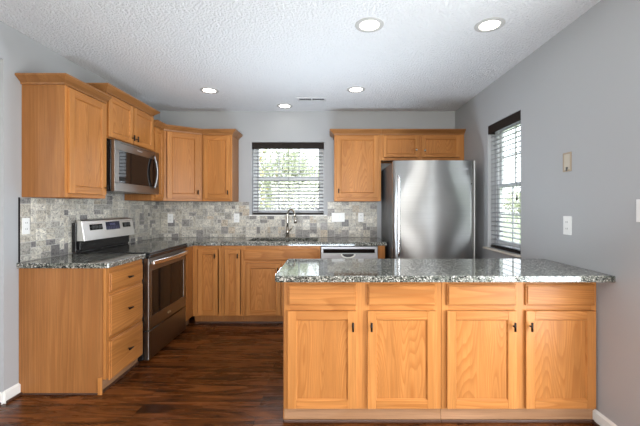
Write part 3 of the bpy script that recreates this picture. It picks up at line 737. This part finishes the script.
d.box(.006, SW - .006, .0, .043, .268, wz0); d.box(.006, SW - .006, .0, .043, wz1, .868); d.box(.006, .060, .0, .043, wz0, wz1); d.box(SW - .060, SW - .006, .0, .043, wz0, wz1)
d = d.build('oven_door', M['steel_dark'], t, bevel=.003)
MB().box(.0605, SW - .0605, .003, .040, wz0 + .0005, wz1 - .0005).build('oven_window', M['blackglass'], d)
h = MB(); n = 14
h.prism([(.030 + (SW - .06) * i / n, -.034 - .026 * math.sin(math.pi * i / n)) for i in range(n + 1)] + [(.030 + (SW - .06) * i / n, -.018 - .026 * math.sin(math.pi * i / n)) for i in range(n, -1, -1)], .812, .850)
for x in (.045, SW - .045): h.box(x - .012, x + .012, -.026, .0, .820, .842)
h.build('handle', M['steel_hi'], d, bevel=.006)
b = MB(); b.tube([(.38 + .028 * math.cos(a), -.0015, .315 + .010 * math.sin(a)) for a in [2 * math.pi * k / 16 for k in range(16)]] + [(.408, -.0015, .315)], .0025, n=6); b.box(.362, .398, -.002, -.0003, .312, .318); b.build('badge', M['gold'], d)
dr = MB(); dr.box(.006, SW - .006, .0, .043, .022, .258); dr = dr.build('storage_drawer', M['steel_dark'], t, bevel=.004)
for x in (.05, SW - .05):
    for y in (.10, .58): MB().cyl((x, y, .0005), (x, y, .02), .015, n=12).build('foot', M['black'], t)
# backguard
b = MB(); y = .636
def yz_prism(mb, poly, x0, x1, mi=0):
    k = len(mb.v); n = len(poly); mb.v += [(x0, a, c) for a, c in poly] + [(x1, a, c) for a, c in poly]
    mb.f.append(tuple(k + i for i in range(n))); mb.f.append(tuple(k + n + i for i in reversed(range(n)))); mb.m += [mi, mi]; mb.smooth += [False, False]
    for i in range(n):
        j = (i + 1) % n; mb.f.append((k + i, k + n + i, k + n + j, k + j)); mb.m.append(mi); mb.smooth.append(False)
yz_prism(b, [(.604, .9215), (.638, .9215), (.638, 1.165), (.604, 1.165)], .0, SW); yz_prism(b, [(.588, .935), (.6035, .935), (.6035, 1.01), (.588, 1.01)], .03, SW - .01)
b.build('backguard', M['black'], t, bevel=.003)
P0, P1 = Vector((0, .535, 1.012)), Vector((0, .562, 1.178))   # face bottom, top (y,z)
b = MB(); yz_prism(b, [(.535, 1.012), (.6035, 1.012), (.6035, 1.184), (.572, 1.190), (.562, 1.178)], .010, SW - .002)
cp = b.build('control_panel', M['panel_steel'], t, bevel=.004)
def onpanel(mb, x0, x1, u0, u1, lift=.0016, th=.003, mi=0):
    d_ = (P1 - P0); nn = Vector((0, -d_.z, d_.y)).normalized()
    a = P0 + d_ * u0; c = P0 + d_ * u1; k = len(mb.v)
    for off in (lift, lift - th):
        for x, p in ((x0, a), (x1, a), (x1, c), (x0, c)): q = p + nn * off; mb.v.append((x, q.y, q.z))
    for q in ((0, 1, 2, 3), (7, 6, 5, 4), (0, 4, 5, 1), (1, 5, 6, 2), (2, 6, 7, 3), (3, 7, 4, 0)): mb.f.append(tuple(k + i for i in q)); mb.m.append(mi); mb.smooth.append(False)
b = MB(); onpanel(b, .095, .265, .52, .82); b.build('control_glass', M['blackglass'], cp)
b = MB(); onpanel(b, .575, .705, .52, .80); b.build('control_glass', M['blackglass'], cp)
b = MB(); onpanel(b, .315, .525, .46, .90); dsp = b.build('display', M['display'], cp)
b = MB()
for k in range(4): onpanel(b, .375 + .022 * k, .388 + .022 * k, .70, .82, .0022, .001)
for r in range(3):
    for k in range(7): onpanel(b, .33 + .026 * k, .342 + .026 * k, .50 + .055 * r, .525 + .055 * r, .0022, .001)
b.build('display_digits', M['digits'], dsp)
d_ = (P1 - P0); nn = Vector((0, -d_.z, d_.y)).normalized()
for x in (.130, .170, .220, .610, .665):
    p = P0 + d_ * .67 + Vector((x, 0, 0)) + nn * .0017
    MB().cyl(p, p + nn * .016, .017, .013, n=18).build('knob', M['slot'], cp)

# ------------------------------------------------------------------ microwave
t = thing('microwave', 'stainless over-the-range microwave under the raised oak cabinet', 'microwave', (-1.780, 2.910, 1.430), R(90))
MW, MH = .758, .432
MB().box(.0, MW, .033, .3595, .0, MH).build('casing', M['black'], t, bevel=.003)
d = MB(); fz0, fz1 = .075, .352; fx0, fx1 = .060, .545
d.box(.0, MW, .0, .032, .0, fz0); d.box(.0, MW, .0, .032, fz1, MH); d.box(.0, fx0, .0, .032, fz0, fz1); d.box(MW - .030, MW, .0, .032, fz0, fz1)
d = d.build('door', M['steel_dark'], t, bevel=.003)
MB().box(fx0 + .0005, MW - .0305, .002, .031, fz0 + .0005, fz1 - .0005).build('door_window', M['blackglass'], d)
b = MB(); n = 16
b.tube([(.632, -.012 - .030 * math.sin(math.pi * i / n), .055 + .330 * i / n) for i in range(n + 1)], .013, n=12, flat=.7)
b.build('handle', M['steel_mid'], d)
b = MB()
for k in range(26): b.box(.08 + k * .023, .093 + k * .023, -.0008, .001, MH - .020, MH - .013)
b.build('vent_slots', M['slot'], d)

def text_part(name, s_, size, mat, parent, loc, rot):
    cu = bpy.data.curves.new(name, 'FONT'); cu.body = s_; cu.size = size; cu.extrude = .0004; cu.align_x = 'CENTER'; cu.align_y = 'CENTER'
    o = bpy.data.objects.new('tmp_text', cu); col.objects.link(o)
    dg = bpy.context.evaluated_depsgraph_get(); me = bpy.data.meshes.new_from_object(o.evaluated_get(dg)); bpy.data.objects.remove(o)
    me.materials.clear(); me.materials.append(mat)
    r = bpy.data.objects.new(name, me); col.objects.link(r); r.parent = parent; r.location = loc; r.rotation_euler = rot
    return r
text_part('brand_lettering', 'Whirlpool', .020, M['mark'], d, (.38, -.0008, MH - .040), (R(90), 0, 0))

# ------------------------------------------------------------------ refrigerator
FRX0, FRX1, FRY, FRH = .655, 1.487, 3.570, 1.772
t = thing('refrigerator', 'stainless steel refrigerator with a light metal door beside the side window', 'refrigerator', (FRX0, FRY, 0))
fw = FRX1 - FRX0
MB().box(.004, fw - .002, .065, .840, .03, FRH - .012).build('cabinet_body', M['greyside'], t, bevel=.006)
def curved_door(z0, z1, name):
    b = MB(); n = 32; bow = .024
    front = []
    for i in range(n + 1):
        u = i / n; x = .0 + (fw - .006) * u; e = min(u, 1 - u) * fw
        y = -bow * (1 - (2 * u - 1) ** 2) + (0.018 * (1 - min(1, e / .022)) ** 2)
        front.append((x, y))
    poly = front + [(fw - .006, .055), (0, .055)]
    k = len(b.v); m = len(poly)
    b.v += [(x, y, z0) for x, y in poly] + [(x, y, z1) for x, y in poly]
    b.f.append(tuple(k + i for i in reversed(range(m)))); b.f.append(tuple(k + m + i for i in range(m))); b.m += [0, 0]; b.smooth += [False, False]
    for i in range(m):
        j = (i + 1) % m; b.f.append((k + i, k + j, k + m + j, k + m + i)); b.m.append(0); b.smooth.append(i < n)
    return b.build(name, M['steel'], t)
d1 = curved_door(.62, FRH, 'door'); d2 = curved_door(.07, .61, 'freezer_drawer')
h = MB(); n = 10
h.tube([(.048, -.052, .80), (.048, -.056, .83)] + [(.048, -.058, .86 + (1.58 - .86) * i / n) for i in range(n + 1)] + [(.048, -.056, 1.60), (.048, -.052, 1.615)], .014, n=12)
h.box(.040, .056, -.048, .004, .84, .87); h.box(.040, .056, -.048, .004, 1.55, 1.58)
h.build('handle', M['steel_hi'], d1)
h = MB(); h.cyl((.10, -.06, .55), (fw - .10, -.06, .55), .012); h.box(.12, .14, -.055, -.005, .54, .56); h.box(fw - .14, fw - .12, -.055, -.005, .54, .56); h.build('handle', M['steel_hi'], d2)
MB().box(fw - .0055, fw + .002, -.002, .062, .07, FRH - .002).build('edge_strip', M['gasket'], t)
MB().cyl((fw - .035, -.007, 1.535), (fw - .035, .004, 1.535), .006, n=12).build('lock_dot', M['slot'], t)
text_part('brand_lettering', 'Whirlpool', .030, M['mark'], d1, (fw - .135, -.0175, 1.685), (R(90), 0, R(5.5)))
MB().box(fw - .13, fw - .03, .07, .14, FRH - .0115, FRH + .012).build('hinge_cover', M['greyside'], t, bevel=.004)
for x in (.06, fw - .06):
    for y in (.12, .76): MB().cyl((x, y, .0005), (x, y, .03), .018, n=12).build('foot', M['black'], t)

# ------------------------------------------------------------------ faucet
fx, fy = -.520, 4.385
t = thing('faucet', 'tall gooseneck pull-down faucet behind the sink', 'faucet', (fx, fy, .9145))
MB().cyl((0, 0, 0), (0, 0, .012), .028, .024, n=20).build('base_plate', M['nickel'], t)
MB().cyl((0, 0, .0125), (0, 0, .13), .019, .017, n=18).build('body', M['nickel'], t)
dx, dy = .72, -.69
pts = [(0, 0, .131), (0, 0, .20), (0, 0, .285)]; r = .070
for k in range(1, 11):
    a = math.pi * k / 10; d = r * (1 - math.cos(a)); pts.append((dx * d, dy * d, .285 + r * math.sin(a)))
pts.append((dx * 2 * r, dy * 2 * r, .265))
MB().tube(pts, .0125, n=12).build('spout', M['nickel'], t)
MB().cyl((dx * 2 * r, dy * 2 * r, .2645), (dx * (2 * r + .012), dy * (2 * r + .012), .185), .015, .019, n=16).build('spray_head', M['nickel'], t)
MB().tube([(.016, -.01, .085), (.045, -.03, .105), (.075, -.045, .150)], [.010, .008, .006], n=10).build('lever', M['nickel'], t)

# ------------------------------------------------------------------ wall plates
def plate(name, label, cat, loc, rz, w_=.070, h_=.115, kind='outlet', n=1, group=None, mat='plastic'):
    """local: front faces -y"""
    t = thing(name, label, cat, loc, rz, group)
    MB().box(-w_ / 2, w_ / 2, -.006, -.0005, -h_ / 2, h_ / 2).build('cover_plate', M[mat], t, bevel=.002)
    for k in range(n):
        x = (k - (n - 1) / 2) * .046
        if kind == 'outlet':
            for z in (-.022, .022):
                r_ = MB().box(x - .016, x + .016, -.008, -.0062, z - .014, z + .014).build('receptacle', M['plastic'], t, bevel=.003)
                b = MB(); b.box(x - .008, x - .005, -.0085, -.0078, z - .004, z + .006); b.box(x + .005, x + .008, -.0085, -.0078, z - .004, z + .006); b.build('slot', M['slot'], r_)
        else:
            MB().box(x - .016, x + .016, -.009, -.0062, -.033, .033).build('rocker', M['plastic'], t, bevel=.002)
    return t
YT = YB - .0095
plate('power_outlet', 'white outlet on the back tiles under the corner wall cabinet', 'outlet', (-2.015, YT, 1.155), 0)
plate('power_outlet', 'white outlet on the back tiles just left of the sink window', 'outlet', (-1.173, YT, 1.160), 0)
plate('light_switch', 'wide white triple switch plate right of the sink window', 'switch', (.117, YT, 1.168), 0, .165, .115, 'rocker', 3)
plate('power_outlet', 'white outlet on the back tiles right of the triple switch plate', 'outlet', (.405, YT, 1.168), 0)
plate('power_outlet', 'cream outlet on the left wall tiles near their open end', 'outlet', (XL + .0095, 2.468, 1.165), R(90), .060)
plate('power_outlet', 'white outlet on the right wall below the bare bracket', 'outlet', (XR, 2.352, 1.175), R(-90), .078, .125)
plate('light_switch', 'white switch plate on the right wall at the photo edge', 'switch', (XR, 1.786, 1.280), R(-90), .074, .118, 'rocker')
t = thing('wall_bracket', 'empty beige low voltage bracket on the right wall above the switch', 'bracket', (XR, 2.353, 1.601), R(-90))
b = MB(); W2, H2 = .040, .064
b.box(-W2, -W2 + .010, -.008, -.0005, -H2, H2); b.box(W2 - .010, W2, -.008, -.0005, -H2, H2); b.box(-W2 + .010, W2 - .010, -.008, -.0005, H2 - .010, H2); b.box(-W2 + .010, W2 - .010, -.008, -.0005, -H2, -H2 + .014)
b.build('frame', M['beige'], t, bevel=.0015)
MB().box(-W2 + .0105, W2 - .0105, -.004, -.0005, -H2 + .0145, H2 - .0105).build('back_plate', plain('tan_back', (.50, .45, .37), .6), t)
MB().box(-.006, .006, -.010, -.0045, -H2 + .004, -H2 + .030).build('screw_tab', M['greyside'], t)

# ------------------------------------------------------------------ ceiling lights and vent
def can(label, x, y):
    t = thing('recessed_light', label, 'ceiling light', (x, y, CH), 0, None)
    b = MB(); n = 40; prof = [(.063, -.001), (.069, -.006), (.094, -.004), (.096, -.0005)]
    for k in range(n):
        a0, a1 = 2 * math.pi * k / n, 2 * math.pi * (k + 1) / n
        for (r0, z0), (r1, z1) in zip(prof[:-1], prof[1:]):
            b.quad([(r0 * math.cos(a0), r0 * math.sin(a0), z0), (r0 * math.cos(a1), r0 * math.sin(a1), z0), (r1 * math.cos(a1), r1 * math.sin(a1), z1), (r1 * math.cos(a0), r1 * math.sin(a0), z1)], 0, True)
    b.build('trim_ring', M['can_trim'], t)
    MB().cyl((0, 0, -.0022), (0, 0, -.0008), .0630, n=40).build('lens', M['canlens'], t)
can('round recessed light over the left side, beyond the range', -1.250, 3.66)
can('recessed light nearest the sink window', -.536, 4.22)
can('recessed light in front of the right sink wall cabinet, right of the vent', .280, 3.63)
can('near recessed light above the peninsula, left of the pair', .271, 2.344)
can('near recessed light above the peninsula, closest to the right wall', 1.075, 2.344)
t = thing('ceiling_vent', 'small slotted ceiling vent between the recessed lights', 'vent', (-.195, 3.950, CH))
b = MB(); b.box(-.162, .162, -.055, -.038, -.008, -.0005); b.box(-.162, .162, .038, .055, -.008, -.0005); b.box(-.162, -.140, -.038, .038, -.008, -.0005); b.box(.140, .162, -.038, .038, -.008, -.0005); b.box(-.008, .008, -.038, .038, -.008, -.0005)
b.build('frame', M['vent'], t, bevel=.001)
MB().box(-.1395, .1395, -.0375, .0375, -.0015, -.0005).build('duct_opening', M['slot'], t)
b = MB()
for k in range(14):
    x = -.130 + k * .020
    if abs(x) < .012: continue
    b.box(x - .0015, x + .0015, -.0375, .0375, -.0075, -.0018)
b.build('louvres', M['vent'], t)
